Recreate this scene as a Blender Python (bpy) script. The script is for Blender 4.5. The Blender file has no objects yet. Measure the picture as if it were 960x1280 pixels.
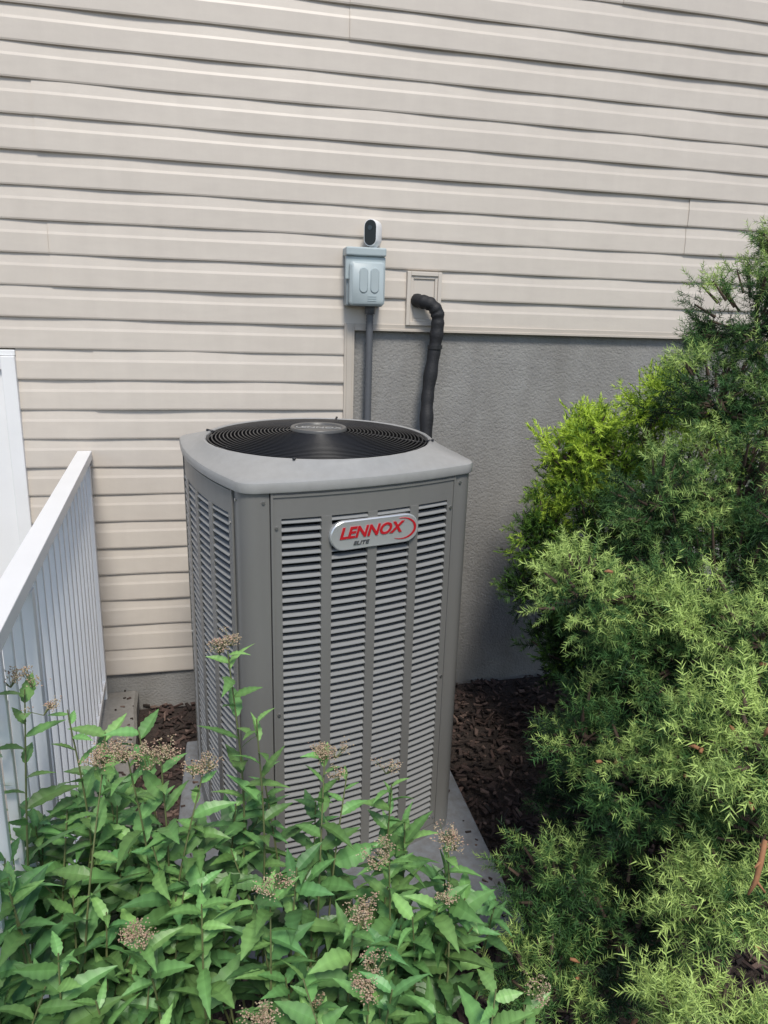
import bpy, math, random
import numpy as np
from mathutils import Vector, Matrix
random.seed(7); rng=np.random.default_rng(7)
sc=bpy.context.scene
COL=sc.collection

# ---------------------------------------------------------------- helpers
def link(o,parent=None):
    COL.objects.link(o)
    if parent: o.parent=parent
    return o
def empty(name,loc=(0,0,0),rz=0,parent=None,rot=None):
    e=bpy.data.objects.new(name,None); e.empty_display_size=.1
    e.location=loc; e.rotation_euler=rot if rot else (0,0,rz)
    return link(e,parent)
class MB:
    def __init__(s): s.v=[];s.f=[];s.m=[];s.c=[]
    def add(s,vs,fs,mi=0,col=None):
        o=len(s.v); s.v+= [tuple(p) for p in vs]
        s.f+=[tuple(i+o for i in f) for f in fs]; s.m+=[mi]*len(fs)
        s.c+=[col if col else (1,1,1)]*len(vs)
    def box(s,x0,x1,y0,y1,z0,z1,mi=0):
        vs=[(x0,y0,z0),(x1,y0,z0),(x1,y1,z0),(x0,y1,z0),(x0,y0,z1),(x1,y0,z1),(x1,y1,z1),(x0,y1,z1)]
        s.add(vs,[(0,3,2,1),(4,5,6,7),(0,1,5,4),(1,2,6,5),(2,3,7,6),(3,0,4,7)],mi)
    def loft(s,rings,mi=0,closed=True,cap0=False,cap1=False):
        n=len(rings[0]); vs=[p for r in rings for p in r]; fs=[]
        for j in range(len(rings)-1):
            for i in range(n if closed else n-1):
                k=(i+1)%n
                fs.append((j*n+i,j*n+k,(j+1)*n+k,(j+1)*n+i))
        if cap0: fs.append(tuple(range(n))[::-1])
        if cap1: fs.append(tuple((len(rings)-1)*n+i for i in range(n)))
        s.add(vs,fs,mi)
    def tube(s,pts,rad,n=8,mi=0,caps=True):
        pts=[Vector(p) for p in pts]; rings=[]
        if not hasattr(rad,'__len__'): rad=[rad]*len(pts)
        up=Vector((0.13,0.3,1)).normalized()
        for i,p in enumerate(pts):
            d=(pts[min(i+1,len(pts)-1)]-pts[max(i-1,0)]).normalized()
            if abs(d.dot(up))>.95: a=d.cross(Vector((1,0.2,0))).normalized()
            else: a=d.cross(up).normalized()
            b=d.cross(a)
            if i>0:
                a2=pa-d*pa.dot(d); a=a2.normalized(); b=d.cross(a)
            pa=a
            rings.append([p+(a*math.cos(t)+b*math.sin(t))*rad[i] for t in [2*math.pi*k/n for k in range(n)]])
        s.loft(rings,mi,True,caps,caps)
    def obj(s,name,mats,parent=None,smooth=False,bevel=0,seg=2,autos=None):
        me=bpy.data.meshes.new(name); me.from_pydata(s.v,[],s.f)
        for m in mats: me.materials.append(m)
        me.polygons.foreach_set('material_index',s.m)
        if s.c:
            at=me.color_attributes.new('Col','FLOAT_COLOR','POINT')
            a=np.ones((len(s.v),4),dtype=np.float32); a[:,:3]=np.array(s.c); at.data.foreach_set('color',a.ravel())
        if smooth: me.polygons.foreach_set('use_smooth',[True]*len(me.polygons))
        me.update()
        import bmesh
        if smooth or bevel:
            bm=bmesh.new(); bm.from_mesh(me); bmesh.ops.recalc_face_normals(bm,faces=bm.faces); bm.to_mesh(me); bm.free()
        if autos is not None:
            try: me.set_sharp_from_angle(angle=math.radians(autos))
            except Exception: pass
        o=bpy.data.objects.new(name,me)
        if bevel:
            b=o.modifiers.new('b','BEVEL'); b.width=bevel; b.segments=seg; b.limit_method='ANGLE'; b.angle_limit=math.radians(35)
        return link(o,parent)

def mat(name,col,rough=.5,metal=0,noise=None,bump=None,attr=False,transl=0,coat=0,spec=None,noise2=None,noise3=None):
    m=bpy.data.materials.new(name); m.use_nodes=True; nt=m.node_tree; N=nt.nodes; L=nt.links
    p=N['Principled BSDF']; p.inputs['Roughness'].default_value=rough; p.inputs['Metallic'].default_value=metal
    if spec is not None: p.inputs['Specular IOR Level'].default_value=spec
    p.inputs['Base Color'].default_value=(*col,1)
    tc=N.new('ShaderNodeTexCoord'); src=None
    if attr:
        a=N.new('ShaderNodeAttribute'); a.attribute_name='Col'; src=a.outputs['Color']
    def mixn(src,col,nz):
        scale,amt,c2=nz[:3]; st=nz[3] if len(nz)>3 else (1,1,1)
        mp=N.new('ShaderNodeMapping'); mp.inputs['Scale'].default_value=st
        L.new(tc.outputs['Object'],mp.inputs[0])
        n=N.new('ShaderNodeTexNoise'); n.inputs['Scale'].default_value=scale; n.inputs['Detail'].default_value=8; n.inputs['Roughness'].default_value=.6
        L.new(mp.outputs[0],n.inputs['Vector'])
        r=N.new('ShaderNodeMapRange'); r.inputs[1].default_value=.35; r.inputs[2].default_value=.7; r.inputs[3].default_value=0; r.inputs[4].default_value=amt
        L.new(n.outputs[0],r.inputs[0])
        x=N.new('ShaderNodeMix'); x.data_type='RGBA'; x.inputs[7].default_value=(*c2,1)
        L.new(r.outputs[0],x.inputs[0])
        if src: L.new(src,x.inputs[6])
        else: x.inputs[6].default_value=(*col,1)
        return x.outputs[2]
    if noise: src=mixn(src,col,noise)
    if noise2: src=mixn(src,col,noise2)
    if noise3: src=mixn(src,col,noise3)
    if src: L.new(src,p.inputs['Base Color'])
    if bump:
        n=N.new('ShaderNodeTexNoise'); n.inputs['Scale'].default_value=bump[0]; n.inputs['Detail'].default_value=6
        L.new(tc.outputs['Object'],n.inputs['Vector'])
        b=N.new('ShaderNodeBump'); b.inputs['Strength'].default_value=bump[1]; b.inputs['Distance'].default_value=bump[2]
        L.new(n.outputs[0],b.inputs['Height']); L.new(b.outputs[0],p.inputs['Normal'])
    if transl:
        t=N.new('ShaderNodeBsdfTranslucent'); ms=N.new('ShaderNodeMixShader'); ms.inputs[0].default_value=transl
        if src: L.new(src,t.inputs[0])
        else: t.inputs[0].default_value=(*col,1)
        L.new(p.outputs[0],ms.inputs[1]); L.new(t.outputs[0],ms.inputs[2]); L.new(ms.outputs[0],N['Material Output'].inputs[0])
    return m

# ---------------------------------------------------------------- materials
M_sid=mat('vinyl_siding',(.62,.56,.49),.42,noise=(1.2,.4,(.53,.475,.415),(1,1,3)),noise2=(18,.14,(.40,.35,.31),(.6,1,2)),noise3=(5,.12,(.35,.31,.27),(2.5,1,.35)),bump=(60,.08,.002))
M_trim=mat('vinyl_trim',(.51,.455,.39),.5,noise=(6,.3,(.37,.335,.30)))
M_conc=mat('parged_foundation',(.30,.293,.28),.9,noise=(1.7,.7,(.205,.20,.195)),noise2=(11,.4,(.37,.365,.35)),noise3=(3.5,.6,(.17,.16,.145),(1.3,1,.22)),bump=(110,.8,.006))
M_slab=mat('concrete_slab',(.30,.285,.26),.9,noise=(6,.6,(.18,.165,.145)),noise2=(60,.3,(.12,.11,.09)),bump=(90,.5,.004))
M_white=mat('white_paint',(.80,.80,.80),.35,noise=(5,.25,(.66,.66,.65)))
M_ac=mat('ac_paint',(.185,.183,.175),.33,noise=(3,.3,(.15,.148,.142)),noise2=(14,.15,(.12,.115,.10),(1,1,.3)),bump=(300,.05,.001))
M_actop=mat('ac_paint_lit_top',(.33,.328,.32),.33,noise=(4,.35,(.27,.268,.26)),noise2=(40,.2,(.17,.165,.15)),bump=(300,.05,.001))  # lighter than the cabinet: sky light on the cover put into the colour
M_slat=mat('ac_paint_lit_slat',(.25,.255,.255),.28)  # lighter than the panels: light from above painted into the slats
M_dark=mat('ac_interior',(.006,.006,.007),.8)
M_blk=mat('black_wire',(.014,.014,.016),.35)
M_silver=mat('badge_silver',(.66,.67,.68),.30,.6)
M_red=mat('badge_red',(.45,.012,.02),.35)
M_txtd=mat('badge_small_text',(.05,.05,.05),.5)
M_box=mat('disconnect_paint',(.40,.46,.47),.4,noise=(12,.3,(.33,.38,.40)))
M_boxb=mat('disconnect_body',(.28,.32,.33),.5)
M_gray=mat('conduit_gray',(.10,.105,.115),.5)
M_foam=mat('foam_black',(.012,.012,.014),.65,bump=(90,.4,.004))
M_screw=mat('screw_metal',(.5,.5,.5),.3,.9)
M_padm=mat('pad_plastic',(.20,.215,.235),.65,noise=(5,.5,(.15,.16,.175)),noise2=(40,.5,(.10,.085,.07)),bump=(120,.3,.002))
M_camw=mat('camera_white',(.8,.8,.8),.3); M_camb=mat('camera_black',(.008,.008,.009),.12)
M_soil=mat('soil',(.045,.032,.026),.95,noise=(14,.7,(.02,.014,.012)),noise2=(80,.5,(.08,.058,.048)),bump=(70,1,.02))
M_chip=mat('mulch_chip',(1,1,1),.9,attr=True)
M_leaf=mat('spirea_leaf',(1,1,1),.42,attr=True,spec=.45,transl=.15)
M_stem=mat('spirea_stem',(.13,.15,.06),.6)
M_flow=mat('dried_flower',(1,1,1),.9,attr=True)
M_need=mat('needles',(1,1,1),.6,attr=True,spec=.25)
M_bark=mat('bark',(.09,.06,.042),.9,noise=(30,.6,(.04,.028,.02)))
M_dead=mat('dead_twig',(.36,.17,.08),.9,noise=(60,.5,(.18,.09,.05)))

# ---------------------------------------------------------------- ground
g=MB(); 
n=40; R=60
xs=[math.copysign(abs(t)**3,t)*R for t in np.linspace(-1,1,n)]
vs=[(x,y+2,-.012*(math.hypot(x,y)<8)*math.sin(3*x+2*y)) for y in xs for x in xs]
g.add(vs,[(j*n+i,j*n+i+1,(j+1)*n+i+1,(j+1)*n+i) for j in range(n-1) for i in range(n-1)])
g.obj('ground',[M_soil],smooth=True)

# mulch chips
c=MB()
tr=math.radians(12.46); ws=Vector((math.cos(tr),math.sin(tr),0)); wn=Vector((math.sin(tr),-math.cos(tr),0)); WO=Vector((0,3.08,0))
PC=Vector((-.165,2.13,0)); pa_=math.radians(12); px=Vector((math.cos(pa_),math.sin(pa_),0)); py=Vector((-math.sin(pa_),math.cos(pa_),0))
def chip(p,z,sc_=1):
    L=random.uniform(.006,.026)*sc_; W=random.uniform(.003,.010)*sc_; T=random.uniform(.0015,.004)
    Rm=Matrix.Rotation(random.uniform(0,6.28),3,'Z')@Matrix.Rotation(random.gauss(0,.35),3,'X')@Matrix.Rotation(random.gauss(0,.35),3,'Y')
    k=random.choice([(.055,.034,.027),(.075,.046,.038),(.03,.020,.016),(.15,.10,.08),(.05,.032,.027),(.045,.029,.024),(.022,.015,.012)])
    q=[(-L,-W*.6,-T),(L,-W,-T),(L*.8,W,-T),(-L,W*.7,-T),(-L,-W*.6,T),(L,-W,T),(L*.8,W,T),(-L,W*.7,T)]
    c.add([p+Rm@Vector(a)+Vector((0,0,z)) for a in q],[(0,3,2,1),(4,5,6,7),(0,1,5,4),(1,2,6,5),(2,3,7,6),(3,0,4,7)],0,k)
for i in range(13000):
    s=random.uniform(-1.05,2.4); t=random.uniform(.0,2.6)
    p=WO+ws*s+wn*t; q_=p-PC
    if abs(q_.dot(px))<.50 and -.56<q_.dot(py)<.54: continue
    chip(p,.008+random.random()*.018)
for i in range(35):
    p=PC+px*random.choice([random.uniform(-.49,-.42),random.uniform(.42,.49)])+py*random.uniform(-.54,.52); chip(p,.048,.4)
for i in range(70):
    p=Vector((-1.055,2.846,0))+Vector((.294,-.956,0)).normalized()*random.uniform(0,2)-Vector((.956,.294,0))*abs(random.gauss(0,.03))-Vector((.015,0,0)); chip(p,.103,.4)
c.obj('mulch_bed',[M_chip])

# ---------------------------------------------------------------- house (wall frame: x=s, -y=out, z)
house=empty('house',WO,tr)
C=.1143; ZB=1.673
breaks={0:[-1.29],2:[-1.303],4:[-.187],1:[1.306],-2:[-1.164],3:[2.2],5:[.9],6:[-.8,2.6],7:[1.7],8:[-.2],-4:[-2.4],-1:[2.0]}
sd=MB()
def wav(s,z): return .0016*math.sin(s*5.1+z*9)+.0012*math.sin(s*11.7-z*23)+.0009*math.sin(s*2.3+z*51)
for i in range(-13,27):
    z0=ZB+i*C; p=(i-1)//2
    right=4.2 if i>=0 else -.192
    spans=[(-2.9,-2.33),(-1.44,right)] if z0<1.5 else [(-2.9,right)]
    bk=breaks.get(p,[])
    for a,b in spans:
        cuts=[a]+[x for x in bk if a<x<b]+[b]
        for j in range(len(cuts)-1):
            off=.0030 if j%2 else 0.0
            x0,x1=cuts[j]-(0.012 if (j>0 and off==0) else 0),cuts[j+1]
            ns=max(2,int((x1-x0)/.12)); pr=[(0.0,.001),(0.0005,.0132),(.006,.0148),(.068,.0125),(.078,.0098),(C+.004,.0042)]
            if i==-13 : pr[0]=(0,-.005)
            jit=random.uniform(-.0008,.0008)
            rings=[]
            for k in range(ns+1):
                s=x0+(x1-x0)*k/ns
                rings.append([(s,-(t+off+(wav(s,z0)+jit if q>0 else 0)),z0+dz+(.0012*math.sin(s*3.1+i) if q>0 else 0)) for q,(dz,t) in enumerate(pr)])
            sd.loft(rings,0,closed=False)
            if j>0:
                for xx in (x0,): sd.add([(xx,-.001,z0+.001),(xx,-(.0148+off),z0+.004),(xx,-(.0125+off),z0+.068),(xx,-.0042,z0+C)],[(0,1,2,3)])
sd.obj('siding',[M_sid],house)
w=MB()
w.box(-2.9,4.2,.012,.2,.187,4.75,0)
w.obj('wall_core',[M_trim],house)
f=MB()
f.box(-.165,4.2,.004,.0115,-.2,ZB+.01,0); f.box(-2.9,-.165,.0,.0115,-.2,.2,0)
f.obj('foundation',[M_conc],house)
t=MB()
t.box(-.192,-.150,-.021,.002,.1,ZB+.012)
t.box(-.182,-.1595,-.0245,-.019,.1,ZB+.008)
t.box(-.150,4.2,-.019,.003,ZB-.014,ZB+.012)
t.box(-.150,4.2,-.024,-.017,ZB-.016,ZB-.006)
t.obj('siding_trim',[M_trim],house,bevel=.0015)
d=MB()
d.box(-1.49,-1.44,-.03,.01,.1,1.53); d.box(-2.33,-2.28,-.03,.01,.1,1.53); d.box(-2.28,-1.49,-.03,.01,1.48,1.53)
d.box(-2.28,-1.49,-.012,.01,.1,1.48)
d.box(-2.33,-1.44,-.018,.01,1.531,1.553)
for zz in (.25,.85):
    d.box(-2.18,-1.93,-.018,-.011,zz,zz+.5); d.box(-1.84,-1.59,-.018,-.011,zz,zz+.5)
d.obj('door',[M_white],house,bevel=.003)

# ---------------------------------------------------------------- wall plate + refrigerant line
wp=empty('pipe_wall_plate',WO,tr)
b=MB(); s0,s1,z0,z1=.062,.208,1.683,1.895
def frame(b,s0,s1,z0,z1,w,y0,y1,mi=0):
    b.box(s0,s0+w,y0,y1,z0,z1,mi); b.box(s1-w,s1,y0,y1,z0,z1,mi); b.box(s0+w,s1-w,y0,y1,z0,z0+w,mi); b.box(s0+w,s1-w,y0,y1,z1-w,z1,mi)
frame(b,s0,s1,z0,z1,.016,-.030,.0); frame(b,s0+.016,s1-.016,z0+.016,z1-.016,.012,-.024,.0); b.box(s0+.028,s1-.028,-.0185,0,z0+.028,z1-.028)
b.obj('plate',[mat('plate_vinyl',(.58,.525,.46),.5)],wp,bevel=.002)
rl=empty('refrigerant_line',WO,tr)
b=MB()
def smoothpath(P,n=8):
    P=[Vector(p) for p in P]; out=[]
    for i in range(len(P)-1):
        p0=P[max(i-1,0)];p1=P[i];p2=P[i+1];p3=P[min(i+2,len(P)-1)]
        for k in range(n):
            t=k/n; out.append(.5*((2*p1)+(-p0+p2)*t+(2*p0-5*p1+4*p2-p3)*t*t+(-p0+3*p1-3*p2+p3)*t**3))
    out.append(P[-1]); return out
pp=smoothpath([(.105,-.0,1.785),(.112,-.045,1.78),(.15,-.078,1.768),(.178,-.082,1.735),(.182,-.083,1.68),(.172,-.085,1.58),(.150,-.10,1.42),(.140,-.13,1.28),(.13,-.18,1.0),(.11,-.24,.6),(.09,-.32,.42)])
rr=[.027+.0018*math.sin(i*1.3)+.0012*math.sin(i*.6) for i in range(len(pp))]
b.tube(pp,rr,14); b.obj('insulation',[M_foam],rl,smooth=True)
b=MB()
for zz,cx,cy in ((1.60,.1745,-.085),):
    b.tube([(cx,cy,zz-.008),(cx,cy,zz+.008)],.031,14)
b.obj('tape_wrap',[mat('tape',(.02,.02,.022),.35)],rl,smooth=True,autos=40)

# ---------------------------------------------------------------- disconnect box
db=empty('electrical_disconnect_box',WO,tr)
b=MB(); cx=-.122
b.box(cx-.074,cx+.074,-.075,0,1.752,1.955)
b.obj('body',[M_boxb],db,bevel=.006)
b=MB()
b.box(cx-.080,cx+.080,-.100,-.006,1.940,1.972)
b.box(cx-.080,cx+.080,-.0875,-.0755,1.85,1.9395)
b.obj('hood',[M_box],db,bevel=.008,seg=3)
b=MB()
def rrect(x0,x1,z0,z1,y,r,n=5):
    out=[]
    for (ax,az,a0) in ((x1-r,z1-r,0),(x0+r,z1-r,90),(x0+r,z0+r,180),(x1-r,z0+r,270)):
        for k in range(n+1):
            a=math.radians(a0+90*k/n); out.append((ax+r*math.cos(a),y,az+r*math.sin(a)))
    return out
b.loft([rrect(cx-.066,cx+.074,1.754,1.918,-.0758,.016),rrect(cx-.066,cx+.074,1.754,1.918,-.108,.016),rrect(cx-.059,cx+.067,1.761,1.911,-.115,.013)],0,True,False,True)
for (xa,xb) in ((cx-.030,cx+.006),(cx+.014,cx+.050)):
    b.loft([rrect(xa,xb,1.80,1.898,-.1148,.0175),rrect(xa+.004,xb-.004,1.804,1.894,-.119,.0135)],0,True,False,True)
for zz in (1.772,1.780,1.788): b.box(cx+.005,cx+.04,-.1170,-.1148,zz,zz+.003)
b.obj('cover',[M_box],db,smooth=True,autos=40)
cp=empty('conduit_pipe',WO,tr)
b=MB(); q=[]; rad=[]
z=1.752
while z>.3:
    q.append((-.093,-.045-.02*max(0,(1.3-z)),z)); rad.append(.0155 if len(q)%2 else .0135); z-=.006
b.tube(q,rad,10); b.tube([(-.093,-.045,1.76),(-.093,-.045,1.722)],.021,12)
b.obj('flexible_conduit',[M_gray],cp,smooth=True)

# ---------------------------------------------------------------- security camera
scm=empty('security_camera',WO+ws*(-.088)-wn*(-.05)+Vector((0,0,1.974)),tr+math.radians(-32))
b=MB()
def capsule(y,r,h,sc=1,n=8):
    out=[]
    for k in range(2*n+2):
        if k<=n: a=math.pi*k/n; out.append((r*sc*math.cos(a),y,.054+h+r*sc*math.sin(a)))
        else: a=math.pi+math.pi*(k-n-1)/n; out.append((r*sc*math.cos(a),y,.054-h+r*sc*math.sin(a)))
    return out
b.loft([capsule(.035,.028,.022,.6),capsule(.032,.028,.022,.85),capsule(.02,.028,.023),capsule(-.028,.028,.023),capsule(-.033,.028,.023,.93)],0,True,True,True)
b.obj('housing',[M_camw],scm,smooth=True,autos=50)
b=MB(); b.loft([capsule(-.0325,.0245,.023,1),capsule(-.0350,.0245,.023,.93)],0,True,False,True)
b.obj('face',[M_camb],scm)
b=MB()
b.tube([(0,-.0348,.072),(0,-.0372,.072)],.009,16); b.obj('lens',[mat('lens_glass',(.03,.04,.05),.05)],scm,smooth=True,autos=40)
b=MB(); b.tube([(0,.005,-.004),(0,.005,.012)],[.018,.012],14); b.obj('stand',[M_camw],scm,smooth=True,autos=40)

# ---------------------------------------------------------------- slab / equipment pad
sl=MB()
rail0=Vector((-1.185,2.79,0)); rd=Vector((.294,-.956,0)).normalized(); rp=Vector((-rd.y,rd.x,0))
e0=Vector((-1.055,2.846,0))
def sp(a,b_,z): v=e0+rd*a-rp*b_; return (v.x,v.y,z)
nn=30
for lay in ((0,.16),(.165,2.2)):
    vs=[];fs=[]
    for i in range(nn+1):
        a=i*4.5/nn; j=.004*math.sin(i*2.1)
        vs+= [sp(a,lay[0]+j,-.1),sp(a,lay[0]+j,.088),sp(a,lay[0]+j+.012,.1),sp(a,lay[1]-.006,.1),sp(a,lay[1],.09),sp(a,lay[1],-.1)]
    for i in range(nn):
        for k in range(5): fs.append((i*6+k,i*6+k+1,(i+1)*6+k+1,(i+1)*6+k))
    fs.append((0,1,2,3,4,5)); sl.add(vs,fs)
sl.obj('concrete_walkway',[M_slab])
pad=empty('equipment_pad',(-.165,2.13,0),pa_)
b=MB(); b.box(-.5,.5,-.56,.54,0,.045); b.obj('pad',[M_padm],pad,bevel=.01)

# ---------------------------------------------------------------- railing
rg=empty('white_railing')
b=MB()
def rbox(p0,p1,wd,z0,z1,za=0):
    a=Vector(p0);c_=Vector(p1); dd=(c_-a).normalized(); pr_=Vector((-dd.y,dd.x,0))*wd/2
    vs=[]
    for zz in (z0,z1):
        for q_ in (a-pr_,c_-pr_,c_+pr_,a+pr_): vs.append((q_.x,q_.y,zz))
    b.add(vs,[(0,3,2,1),(4,5,6,7),(0,1,5,4),(1,2,6,5),(2,3,7,6),(3,0,4,7)])
rend=rail0+rd*2.6
rbox(rail0,rend,.052,1.135,1.17); rbox(rail0,rend,.028,1.112,1.1345)
rbox(rail0,rend,.03,.155,.185)
k=0.02; i=0
while k<2.6:
    q0=rail0+rd*k
    wd=.036 if i%14==0 else .018
    z0=.1 if i%14==0 else .1855
    rbox(q0-rd*wd/2,q0+rd*wd/2,wd,z0,1.1118); k+=.098; i+=1
b.obj('rails_and_balusters',[M_white],rg,bevel=.002)

# ---------------------------------------------------------------- air conditioner
TH=math.radians(28)
AC=empty('air_conditioner',(-.209,2.241,.043),0)
AC.rotation_euler=(Matrix.Rotation(math.radians(1.5),3,'X')@Matrix.Rotation(TH,3,'Z')).to_euler()
H=.300; RC=.050; BB=H+RC; BU=.032; HT=1.235
def outline(off,na=9,nc=6):
    out=[]
    for k in range(4):
        R_=Matrix.Rotation(k*math.pi/2,3,'Z')
        for i in range(na):
            a=-H+2*H*i/(na-1); out.append(R_@Vector((a,-(BB+off+BU*(1-(a/H)**2)),0)))
        for i in range(1,nc):
            an=-math.pi/2+math.pi/2*i/nc
            out.append(R_@Vector((H+(RC+off)*math.cos(an),-H+(RC+off)*math.sin(an),0)))
    return out
def oz(off,z): return [(p.x,p.y,z) for p in outline(off)]
b=MB()
for k in range(4):
    R_=Matrix.Rotation(k*math.pi/2,3,'Z'); pts=[]
    pl=[(H-.02,-(BB-.02)),(H-.02,-(BB+.001))]
    for i in range(9):
        an=-math.pi/2+math.pi/2*i/8; pl.append((H+RC*math.cos(an),-H+RC*math.sin(an)))
    pl+=[(BB+.001,-H+.02),(BB-.02,-H+.02)]
    rings=[[R_@Vector((x,y,z)) for x,y in pl] for z in (.03,HT+.008)]
    b.loft(rings,0,closed=False)
b.loft([oz(-.006,.0),oz(-.002,.004),oz(-.002,.045),oz(-.012,.047)],0)
b.obj('corner_posts_and_base',[M_ac],AC,smooth=True,autos=35)
b=MB(); b.loft([oz(-.036,.02),oz(-.036,HT+.012)],0); b.obj('coil',[M_dark],AC,smooth=True)
b=MB(); NC=4; PW=H-.022
def bo(a): return BB-.001+BU*(1-(a/H)**2)
cw=.1045; gap=(2*PW-.027*2-NC*cw)/(NC-1)
z_lo,z_hi=.075,HT-.066
for k in range(4):
    R_=Matrix.Rotation(k*math.pi/2,3,'Z')
    def strip(a0,a1,z0,z1,off=0,n=3,lip=True):
        rings=[]
        for i in range(n+1):
            a=a0+(a1-a0)*i/n; bb=bo(a)+off
            rings.append([R_@Vector((a,-bb+.012,z0)),R_@Vector((a,-bb,z0)),R_@Vector((a,-bb,z1)),R_@Vector((a,-bb+.012,z1))])
        b.loft(rings,0,closed=False)
        for a in (a0,a1):
            bb=bo(a)+off
            b.add([R_@Vector((a,-bb+.014,z0)),R_@Vector((a,-bb,z0)),R_@Vector((a,-bb,z1)),R_@Vector((a,-bb+.014,z1))],[(0,1,2,3)])
    strip(-PW,PW,.05,z_lo,n=10); strip(-PW,PW,z_hi,HT+.006,n=10)
    strip(-PW,-PW+.027,z_lo,z_hi); strip(PW-.027,PW,z_lo,z_hi)
    strip(-PW,-PW+.006,.05,HT+.005,off=.0035,n=1); strip(PW-.006,PW,.05,HT+.005,off=.0035,n=1); strip(-PW+.0062,PW-.0062,HT-.008,HT-.001,off=.0035,n=10)
    cols=[]
    for j in range(NC):
        c0=-PW+.027+j*(cw+gap); cols.append((c0,c0+cw))
        if j<NC-1: strip(c0+cw,c0+cw+gap,z_lo,z_hi,off=.002)
    NR=50; st=(z_hi-z_lo)/NR
    for (c0,c1) in cols:
        for r in range(NR):
            zt=z_hi-r*st; rings=[]; dj=random.gauss(0,.00035)
            for i in range(3):
                a=c0+(c1-c0)*i/2; bb=bo(a)+dj
                rings.append([R_@Vector((a,-bb+.018,zt-.004)),R_@Vector((a,-bb+.008,zt-.0055)),R_@Vector((a,-bb-.001,zt-.0103)),R_@Vector((a,-bb-.0014,zt-.0130)),R_@Vector((a,-bb+.002,zt-.0135))])
            b.loft(rings,1,closed=False)
b.obj('louvred_panels',[M_ac,M_slat],AC)
b=MB(); OR=.349
def blend(off,f_,z):
    out=[]
    for p in outline(off):
        an=math.atan2(p.y,p.x); q_=Vector((OR*math.cos(an),OR*math.sin(an),0)); r=p.lerp(q_,f_); out.append((r.x,r.y,z))
    return out
def circ(r,z): return [(r*math.cos(math.atan2(p.y,p.x)),r*math.sin(math.atan2(p.y,p.x)),z) for p in outline(0)]
b.loft([oz(-.006,HT+.006),oz(.008,HT+.006),oz(.0095,HT+.010),oz(.0095,HT+.026),oz(.008,HT+.032),oz(.003,HT+.036),blend(0,.15,HT+.041),blend(0,.5,HT+.052),blend(0,.85,HT+.065),circ(OR,HT+.072),circ(OR-.004,HT+.0735),circ(OR-.009,HT+.070),circ(OR-.012,HT+.058)],0)
b.loft([circ(OR-.012,HT+.058),circ(OR-.014,HT-.14)],1)
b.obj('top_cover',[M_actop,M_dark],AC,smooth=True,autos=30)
b=MB(); b.loft([circ(OR-.015,HT-.14),circ(.01,HT-.142)],0)
for k in range(4):
    a0=k*math.pi/2+.4; vs=[];fs=[]
    for i in range(9):
        for j in range(5):
            r=.06+.25*j/4; a=a0+(i/8)*(1.15-.25*j/4); vs.append((r*math.cos(a),r*math.sin(a),HT-.05+.05*(i/8)-.02*(1-j/4)-.0*j))
    fs=[(i*5+j,i*5+j+1,(i+1)*5+j+1,(i+1)*5+j) for i in range(8) for j in range(4)]
    b.add(vs,fs,1)
b.tube([(0,0,HT-.1),(0,0,HT+.03)],.065,20,1)
b.obj('fan',[M_dark,mat('fan_blade',(.04,.045,.05),.3,.3)],AC,smooth=True,autos=40)
b=MB()
def gz(r): return HT+.069+.024*(1-(r/.335)**2)
r=.086
def torus(b,R_,z,mr,n=72,m=5,mi=0):
    b.loft([[((R_+mr*math.cos(2*math.pi*j/m))*math.cos(t),(R_+mr*math.cos(2*math.pi*j/m))*math.sin(t),z+mr*math.sin(2*math.pi*j/m)) for j in range(m)] for t in [2*math.pi*i/n for i in range(n+1)]],mi)
while r<.340:
    torus(b,r,gz(r),.0021); r+=.0112
for k in range(8):
    a=k*math.pi/4+.2
    b.tube([(rr_*math.cos(a),rr_*math.sin(a),gz(rr_)-.004) for rr_ in (.05,.12,.18,.24,.29,.340)],.0026,6)
for k in range(4):
    a=k*math.pi/2+math.radians(-45+12); ca,sa=math.cos(a),math.sin(a)
    b.tube([(.330*ca,.330*sa,gz(.330)),(.355*ca,.355*sa,HT+.075)],.004,8)
b.obj('fan_grille',[M_blk],AC,smooth=True)
b=MB(); zc=gz(.05)
b.loft([[(rr_*math.cos(t),rr_*math.sin(t),zz) for t in [2*math.pi*i/40 for i in range(40)]] for rr_,zz in ((.085,zc-.01),(.087,zc+.004),(.084,zc+.009),(.074,zc+.008),(.070,zc+.003),(.02,zc+.005))],0,True,False,True)
b.obj('hub_cap',[mat('hub_gray',(.09,.088,.085),.35)],AC,smooth=True,autos=40)

def text(name,s,size,m,parent,loc,rot,shear=.25,ext=.0008,bold=0,sx=1):
    cu=bpy.data.curves.new(name,'FONT'); cu.body=s; cu.size=size; cu.shear=shear; cu.extrude=ext; cu.offset=bold
    cu.align_x='CENTER'; cu.align_y='CENTER'
    tmp=bpy.data.objects.new('tmp',cu); COL.objects.link(tmp)
    bpy.context.view_layer.update()
    me=bpy.data.meshes.new_from_object(tmp.evaluated_get(bpy.context.evaluated_depsgraph_get()))
    bpy.data.objects.remove(tmp); me.name=name; me.materials.clear(); me.materials.append(m)
    o=bpy.data.objects.new(name,me); o.location=loc; o.rotation_euler=rot; o.scale=(sx,1,1)
    return link(o,parent)
text('hub_lettering','LENNOX',.032,M_actop,AC,(0,0,zc+.0055),(0,0,-TH),shear=0,bold=.0006,sx=1.1)
bx=.006; bz=1.112; by=-(bo(0)+.001)
b=MB()
def rr2(hw,hh,y,n=10):
    out=[]; r=hh
    for (cx_,a0) in ((hw-r,-90),(-hw+r,90)):
        for k in range(n+1):
            a=math.radians(a0+180*k/n); out.append((bx+cx_+r*math.cos(a),y,bz+r*math.sin(a)))
    return out
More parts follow.
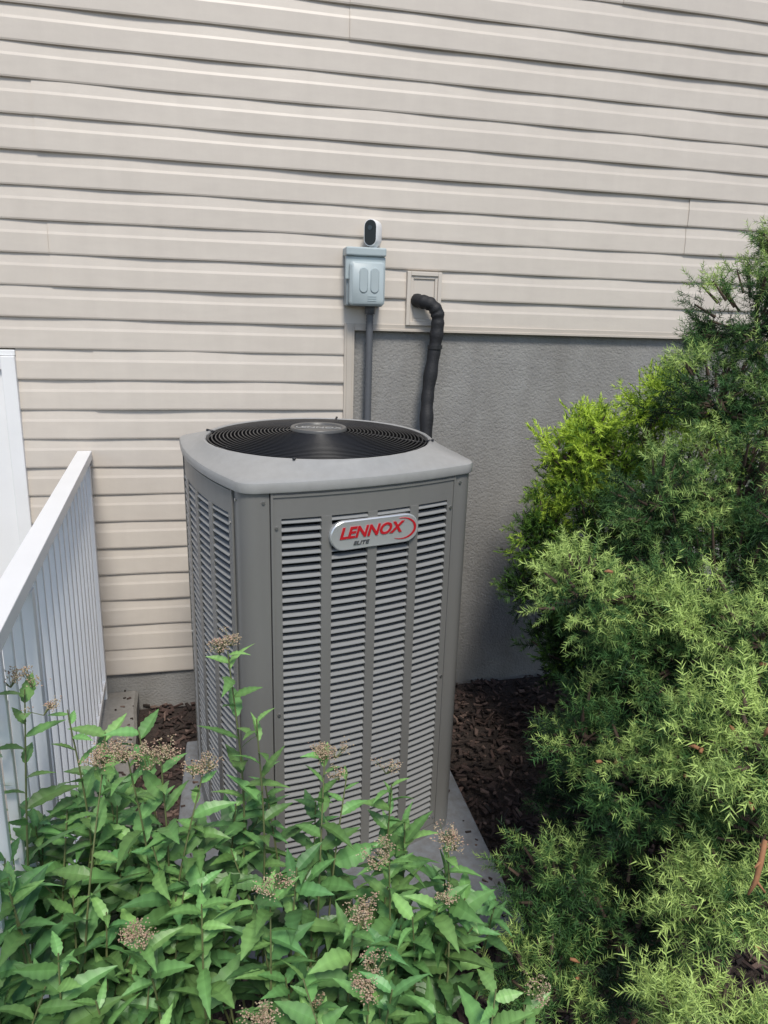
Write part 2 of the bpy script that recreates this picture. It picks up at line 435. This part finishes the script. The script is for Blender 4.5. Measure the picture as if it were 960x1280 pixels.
b.loft([rr2(.134,.041,by+.004),rr2(.134,.041,by-.006),rr2(.131,.038,by-.009),rr2(.124,.033,by-.0085)],0,True,False,True)
b.obj('badge',[M_silver],AC,smooth=True,autos=35)
text('badge_lettering','LENNOX',.043,M_red,AC,(bx-.016,by-.010,bz+.006),(math.pi/2,0,0),shear=.28,bold=.0013,sx=1.06)
text('badge_subtitle','ELITE',.015,M_txtd,AC,(bx-.045,by-.010,bz-.0235),(math.pi/2,0,0),shear=.25,bold=.0002,sx=1.3)
b=MB(); rings=[]
for i in range(29):
    u_=i/28; a=math.radians(-125+u_*230); w_=.0010+.0065*math.sin(math.pi*u_)
    cx_,cz_=bx+.082,bz+.001; hx,hz=.043,.031
    rings.append([(cx_+(hx-w_)*math.cos(a),by-.0100,cz_+(hz-w_*.8)*math.sin(a)),(cx_+hx*math.cos(a),by-.0100,cz_+hz*math.sin(a)),(cx_+hx*math.cos(a),by-.0085,cz_+hz*math.sin(a))])
b.loft(rings,0,closed=False); b.obj('badge_swoosh',[M_red],AC)
b=MB()
for k in range(4):
    R_=Matrix.Rotation(k*math.pi/2,3,'Z')
    for (a,z) in ((-PW+.014,HT-.09),(PW-.014,HT-.09),(-PW+.014,.08),(PW-.014,.08),(-PW+.014,.6),(PW-.014,.6),(-H+.004,HT-.02),(H-.004,HT-.02)):
        p0=R_@Vector((a,-bo(a),z)); p1=R_@Vector((a,-bo(a)-.004,z)); b.tube([p0,p1],.0045,6)
b.obj('screws',[M_screw],AC)

# ---------------------------------------------------------------- conifers
def spray_template(nm,flat,seed,nlen=.18,ang=52,side=5,nw=.012,straight=.6):
    r=np.random.default_rng(seed); tris=[];cols=[]
    def twig(o,d,L,n,lat):
        d=d/np.linalg.norm(d)
        a=np.cross(d,[0.3,.8,.2]); a/=np.linalg.norm(a); b_=np.cross(d,a)
        for i in range(n):
            t=(i+.5)/n; phi=i*2.4+r.normal(0,.3)
            if flat: phi=(0 if i%2 else math.pi)+r.normal(0,.35)
            al=math.radians(ang*(1-straight*t)+r.normal(0,7)); rad=a*math.cos(phi)+b_*math.sin(phi)
            nd=d*math.cos(al)+rad*math.sin(al); l=nlen*(.8+.3*r.random())*(1-.2*t)
            p=o+d*L*t; w=np.cross(nd,r.normal(size=3)); w/=np.linalg.norm(w); w*=nw*.5
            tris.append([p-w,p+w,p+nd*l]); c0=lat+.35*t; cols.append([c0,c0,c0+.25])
        w=a*.018*L; tris.append([o-w,o+w,o+d*L*.9]); cols.append([lat*.5,lat*.5,lat])
    twig(np.zeros(3),np.array([0,0,1.]),1.,nm,.12)
    for k in range(side):
        t=.15+.45*k/max(1,side-1); az=k*math.pi*.95+r.normal(0,.5)
        dd=np.array([math.cos(az)*.9,math.sin(az)*.9,.75])
        twig(np.array([0,0,t]),dd,.5*(1.1-.4*t),max(7,int(nm*.5)),.28)
    return np.array(tris),np.array(cols)
def conifer(name,clumps,templates,size,tuft_d,nspray,pal,trunk,spread=.6,uplift=.35,bright=.5,seed=3,vary=.2):
    r=np.random.default_rng(seed)
    P=[];D=[];S=[];B=[]; twigs=MB()
    for cl in clumps:
        cx,cy,cz,rad,br=cl[:5]; sm=cl[5] if len(cl)>5 else 1.0
        td=tuft_d*sm
        nt=int(4*math.pi*rad*rad/(td**2)*1.0)
        for _ in range(nt):
            v=r.normal(size=3); v/=np.linalg.norm(v)
            if v[2]<-.55: v[2]*=.3; v/=np.linalg.norm(v)
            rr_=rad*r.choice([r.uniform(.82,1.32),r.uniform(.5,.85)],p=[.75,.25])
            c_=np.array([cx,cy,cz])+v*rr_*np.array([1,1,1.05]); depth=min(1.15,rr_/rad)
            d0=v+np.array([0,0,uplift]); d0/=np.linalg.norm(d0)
            tb=br*(.05+.95*depth)+r.normal(0,vary)+.28*v[2]  # self-shadow painted into colour: inner tufts darker, upward-facing ones lighter
            twigs.tube([c_-d0*rad*.55,c_-d0*.02],[.005,.0025],4,caps=False)
            for _2 in range(nspray):
                d=d0+r.normal(size=3)*spread; d/=np.linalg.norm(d)
                P.append(c_-d0*size*sm*.5+r.normal(size=3)*size*.2); D.append(d); S.append(size*sm*r.uniform(.6,1.25)); B.append(tb+r.normal(0,.12))
    P=np.array(P);D=np.array(D);S=np.array(S);B=np.array(B); N_=len(P)
    up=r.normal(size=(N_,3)); X=np.cross(D,up); X/=np.linalg.norm(X,axis=1)[:,None]; Y=np.cross(D,X)
    kk=r.integers(0,len(templates),N_); V=[];Cc=[]
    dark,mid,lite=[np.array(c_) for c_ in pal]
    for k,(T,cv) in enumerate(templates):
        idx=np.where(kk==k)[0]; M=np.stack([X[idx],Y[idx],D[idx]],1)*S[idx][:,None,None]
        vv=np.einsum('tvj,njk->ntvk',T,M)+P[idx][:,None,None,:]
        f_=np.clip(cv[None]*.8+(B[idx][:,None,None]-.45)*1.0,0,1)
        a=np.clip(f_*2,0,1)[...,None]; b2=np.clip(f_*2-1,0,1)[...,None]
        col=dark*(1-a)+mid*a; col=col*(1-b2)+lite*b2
        V.append(vv.reshape(-1,3)); Cc.append(col.reshape(-1,3))
    V=np.concatenate(V).astype(np.float32);Cc=np.concatenate(Cc).astype(np.float32); nv=len(V); nf=nv//3
    me=bpy.data.meshes.new(name+'_needles'); me.vertices.add(nv); me.vertices.foreach_set('co',V.ravel())
    me.loops.add(nv); me.loops.foreach_set('vertex_index',np.arange(nv,dtype=np.int32))
    me.polygons.add(nf); me.polygons.foreach_set('loop_start',np.arange(0,nv,3,dtype=np.int32)); me.polygons.foreach_set('loop_total',np.full(nf,3,dtype=np.int32))
    me.update(calc_edges=True)
    at=me.color_attributes.new('Col','FLOAT_COLOR','POINT'); a4=np.ones((nv,4),dtype=np.float32); a4[:,:3]=Cc; at.data.foreach_set('color',a4.ravel())
    me.materials.append(M_need)
    e=empty(name); link(bpy.data.objects.new('needles',me),e)
    twigs.tube(*trunk,8)
    base=Vector(trunk[0][0]); top=Vector(trunk[0][-1])
    for cl in clumps:
        cx,cy,cz,rad,br=cl[:5]
        tt=max(0.05,min(.95,(cz-.25-base.z)/(top.z-base.z))); s_=base.lerp(top,tt)
        twigs.tube([s_,s_.lerp(Vector((cx,cy,cz)),.5)+Vector((0,0,-.03)),(cx,cy,cz)],[.016,.011,.006],6)
    twigs.obj('trunk_and_branches',[M_bark],e,smooth=True)
    return e
sprT=[spray_template(30,False,s,nlen=.30,ang=84,side=s%2,nw=.034,straight=.5) for s in range(6)]
spruce=[(1.16,2.2,1.90,.11,.6),(1.08,2.2,1.74,.17,.5),(.96,2.12,1.52,.14,.5),(1.2,2.1,1.5,.2,.45),(.78,2.0,1.24,.13,.5),(1.0,2.0,1.27,.17,.6),
 (.50,1.66,1.08,.11,.85),(.63,1.66,1.0,.12,.7),(.72,1.6,.95,.14,.7),(.86,1.5,1.04,.15,.8),(.52,1.62,.70,.12,.5),(.60,1.42,.72,.13,.5),(.66,1.35,.88,.09,.85),
 (.72,1.2,.94,.10,1.25,1.15),(.44,1.42,.42,.12,.4),(.55,1.3,.40,.14,.5),(.70,1.16,.64,.12,1.05,1.1),(.38,1.22,.32,.12,.5),(.62,1.0,.5,.11,1.1,1.1),(.9,1.3,.7,.2,.6),
 (.95,1.85,.9,.3,.25),(.8,1.7,.5,.3,.2),(1.2,1.7,1.2,.26,.4)]  # big core clumps: low brightness paints in the crown's inner shade
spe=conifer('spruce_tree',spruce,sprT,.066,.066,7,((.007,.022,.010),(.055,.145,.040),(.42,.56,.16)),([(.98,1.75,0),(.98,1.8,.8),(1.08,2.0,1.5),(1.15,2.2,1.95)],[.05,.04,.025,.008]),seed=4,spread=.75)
b=MB()
b.tube([(.665,1.045,.865),(.655,1.03,.835),(.650,1.025,.80),(.638,1.02,.775)],[.004,.005,.0045,.002],6)
b.tube([(.655,1.03,.835),(.640,1.02,.83)],[.003,.0015],5); b.tube([(.650,1.025,.80),(.663,1.015,.785)],[.003,.0015],5)
rs=random.Random(5)
for i in range(34):   # dead brown needles / buds caught in the crown
    cl=rs.choice(spruce[6:20]); v=Vector((rs.gauss(0,1),-abs(rs.gauss(0,1))-.3,rs.gauss(0,.7))).normalized()*cl[3]*1.12
    p=Vector(cl[:3])+v; d_=Vector((rs.gauss(0,1),rs.gauss(0,1),rs.gauss(0,1))).normalized()
    b.tube([p,p+d_*.010,p+d_*.020+Vector((0,0,-.004))],[.0035,.0045,.0015],5)
b.obj('dead_twigs',[M_dead],spe,smooth=True)
yewT=[spray_template(22,True,s+20,nlen=.26,ang=65,side=3,nw=.05) for s in range(4)]
yew=[(.87,2.75,1.26,.15,.9),(.68,2.72,1.22,.10,.95),(.78,2.72,1.33,.09,1.0),(1.06,2.8,1.42,.13,.85),(.62,2.65,.95,.11,.5),(.58,2.6,.74,.10,.4),(.85,2.65,.9,.25,.25),(1.15,2.75,1.1,.25,.5),(.75,2.5,.55,.16,.15),(1.0,2.6,.5,.3,.15),(.74,2.75,1.06,.14,.75)]
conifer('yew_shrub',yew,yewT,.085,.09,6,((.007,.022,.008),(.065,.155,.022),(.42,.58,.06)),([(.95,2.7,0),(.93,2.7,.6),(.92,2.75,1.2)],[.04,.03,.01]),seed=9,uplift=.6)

# ---------------------------------------------------------------- spirea shrub
lf=MB(); stx=MB(); fl=MB()
def leaf(p,d,up,L,W,col,droop,fold):
    d=Vector(d).normalized(); sdv=d.cross(Vector(up)).normalized(); nn_=sdv.cross(d).normalized()
    rl_=Matrix.Rotation(random.gauss(0,.4),3,d); sdv=rl_@sdv; nn_=rl_@nn_
    tw=random.gauss(0,.12)
    ST=13; vs=[];cs=[]
    for i in range(ST):
        t=i/(ST-1); w_=W*(math.sin(math.pi*min(1,t**.78))**.9)*(1-.25*t)*(1.0+(.12 if i%2 else -.06)) if 0<i<ST-1 else W*.03
        x=L*t; z_=-droop*L*t*t
        c_=Vector(p)+d*x+nn_*z_+sdv*(tw*L*t*t)
        for sg in (-1,0,1):
            q_=c_+sdv*sg*w_+nn_*(abs(sg)*w_*fold+.03*w_*math.sin(i*1.9+sg)); vs.append(q_)
            k=(1.28 if sg==0 else .93+.07*sg)*(1.06 if i%2 else .95); cs.append(tuple(min(1,x_*k) for x_ in col))
    fs=[]
    for i in range(ST-1):
        fs+= [(i*3,i*3+1,(i+1)*3+1,(i+1)*3),(i*3+1,i*3+2,(i+1)*3+2,(i+1)*3+1)]
    o_=len(lf.v); lf.v+=[tuple(v) for v in vs]; lf.c+=cs; lf.f+=[tuple(i+o_ for i in f_) for f_ in fs]; lf.m+=[0]*len(fs)
OCT=[(1,0,0),(-1,0,0),(0,1,0),(0,-1,0),(0,0,1),(0,0,-1)]; OF=[(0,2,4),(2,1,4),(1,3,4),(3,0,4),(2,0,5),(1,2,5),(3,1,5),(0,3,5)]
def flower(p,d,size):
    p=Vector(p)
    for k in range(random.randint(8,12)):
        v=Vector((random.gauss(0,.8),random.gauss(0,.8),random.uniform(.3,1.1))).normalized()
        q_=p+(v+Vector(d)*.4)*size*random.uniform(.5,1.15)
        stx.tube([p,q_],[.0009,.0006],3,caps=False)
        for j in range(random.randint(9,16)):
            c_=q_+Vector((random.gauss(0,1),random.gauss(0,1),random.gauss(0,.7)))*size*.2
            r=random.uniform(.0010,.0021); cc=random.choice([(.40,.31,.20),(.34,.27,.17),(.50,.41,.28),(.26,.19,.13),(.46,.29,.22)])
            fl.add([c_+Vector(o)*r for o in OCT],OF,0,cc)
def stem(base,tip,nl,fs=0,seed=0,L0=.088,bright=0,t0=.33):
    base=Vector(base);tip=Vector(tip); m_=base.lerp(tip,.55)+Vector((random.gauss(0,.03),random.gauss(0,.03),.04))
    pts=smoothpath([base,m_,tip],8); n_=len(pts)
    stx.tube(pts,[.0032*(1-.6*i/n_) for i in range(n_)],5)
    ph=random.uniform(0,6.28)
    for k in range(nl):
        t=t0+(.98-t0)*(k/(nl-1)); x=t*(n_-1); i=int(min(x,n_-2)); p=pts[i].lerp(pts[i+1],x-i)
        ax=(pts[i+1]-pts[i]).normalized(); ph+=2.4+random.gauss(0,.25)
        out=Vector((math.cos(ph),math.sin(ph),0)); el=random.uniform(.0,.8)+.3*t
        d=(out+ax*el).normalized()
        L=L0*random.uniform(.6,1.3)*(1-.45*max(0,t-.65)/.35)
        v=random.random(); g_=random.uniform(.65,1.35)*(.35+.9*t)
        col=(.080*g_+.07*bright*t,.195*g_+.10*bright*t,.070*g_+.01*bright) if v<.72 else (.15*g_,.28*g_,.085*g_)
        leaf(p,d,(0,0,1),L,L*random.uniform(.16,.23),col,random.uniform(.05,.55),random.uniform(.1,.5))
    for k in range(fs):
        flower(tip+Vector((random.gauss(0,.016),random.gauss(0,.016),-.006*k+.004)) ,(0,0,1),random.uniform(.018,.028))
key=[((-.33,1.28,0),(-.30,1.30,1.06),24,3),((-.28,1.25,0),(-.24,1.27,.93),17,0),((-.66,1.1,0),(-.656,1.2,1.02),21,2),((-.6,1.1,0),(-.58,1.2,.98),15,1),
((-.72,1.1,0),(-.71,1.15,.98),17,1),((-.5,1.1,0),(-.454,1.15,.92),19,4),((-.45,1.1,0),(-.40,1.17,.90),15,3),((-.55,1.1,0),(-.50,1.15,.90),15,3),((-.12,1.2,0),(-.107,1.30,.83),22,4),((-.08,1.2,0),(-.06,1.28,.80),14,1),((.05,1.2,0),(.033,1.3,.77),22,1),
((.12,1.1,0),(.147,1.2,.70),20,3),((.16,1.1,0),(.18,1.16,.62),16,0),((.25,.9,0),(.27,1.0,.56),16,1),((.2,.95,0),(.22,1.0,.58),16,0),((-.36,1.1,0),(-.33,1.2,.86),18,3),((-.02,1.0,0),(-.03,1.02,.70),18,3),((-.2,1.0,0),(-.18,1.05,.72),18,2),
((-.05,.9,0),(-.0,.95,.63),16,4),((-.4,.9,0),(-.38,.96,.70),18,3),((-.2,.9,0),(-.17,.9,.60),16,3),((.0,1.1,0),(.03,1.15,.71),16,2)]
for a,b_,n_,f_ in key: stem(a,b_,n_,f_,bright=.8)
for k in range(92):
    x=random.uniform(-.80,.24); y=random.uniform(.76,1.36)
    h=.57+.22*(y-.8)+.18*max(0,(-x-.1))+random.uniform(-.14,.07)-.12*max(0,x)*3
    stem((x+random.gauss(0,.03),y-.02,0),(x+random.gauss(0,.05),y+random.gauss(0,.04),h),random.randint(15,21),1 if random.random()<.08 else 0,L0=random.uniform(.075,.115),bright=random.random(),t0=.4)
sh=empty('spirea_shrub')
lf.obj('leaves',[M_leaf],sh); stx.obj('stems',[M_stem],sh); fl.obj('dried_flowers',[M_flow],sh)

# ---------------------------------------------------------------- camera
cam=bpy.data.cameras.new('camera'); co=bpy.data.objects.new('camera',cam); link(co)
p=math.radians(14.9); r_=math.radians(1.72)
R0=Vector((1,0,0));U0=Vector((0,math.sin(p),math.cos(p)));B0=Vector((0,-math.cos(p),math.sin(p)))
rt=R0*math.cos(r_)+U0*math.sin(r_); up=U0*math.cos(r_)-R0*math.sin(r_)
co.matrix_world=Matrix(((rt.x,up.x,B0.x,0),(rt.y,up.y,B0.y,0),(rt.z,up.z,B0.z,1.7),(0,0,0,1)))
cam.sensor_fit='VERTICAL'; cam.sensor_height=36; cam.lens=900/1280*36; cam.clip_end=500; cam.clip_start=.02
sc.camera=co
# ---------------------------------------------------------------- light
wd=bpy.data.worlds.new('World'); sc.world=wd; wd.use_nodes=True; nt=wd.node_tree
sky=nt.nodes.new('ShaderNodeTexSky'); sky.sky_type='NISHITA'; sky.sun_disc=False
az=math.radians(165); el=math.radians(55)
sky.sun_elevation=el; sky.sun_rotation=az
nt.links.new(sky.outputs[0],nt.nodes['Background'].inputs[0]); nt.nodes['Background'].inputs[1].default_value=.15
sun=bpy.data.lights.new('sun','SUN'); sun.energy=3.2; sun.angle=math.radians(14); sun.color=(1,.95,.86)
so=bpy.data.objects.new('sun',sun); link(so)
dv=Vector((math.sin(az)*math.cos(el),math.cos(az)*math.cos(el),math.sin(el)))
so.rotation_euler=dv.to_track_quat('Z','Y').to_euler(); so.location=(0,-2,5)
sc.view_settings.view_transform='Standard'; sc.view_settings.look='None'; sc.view_settings.exposure=0
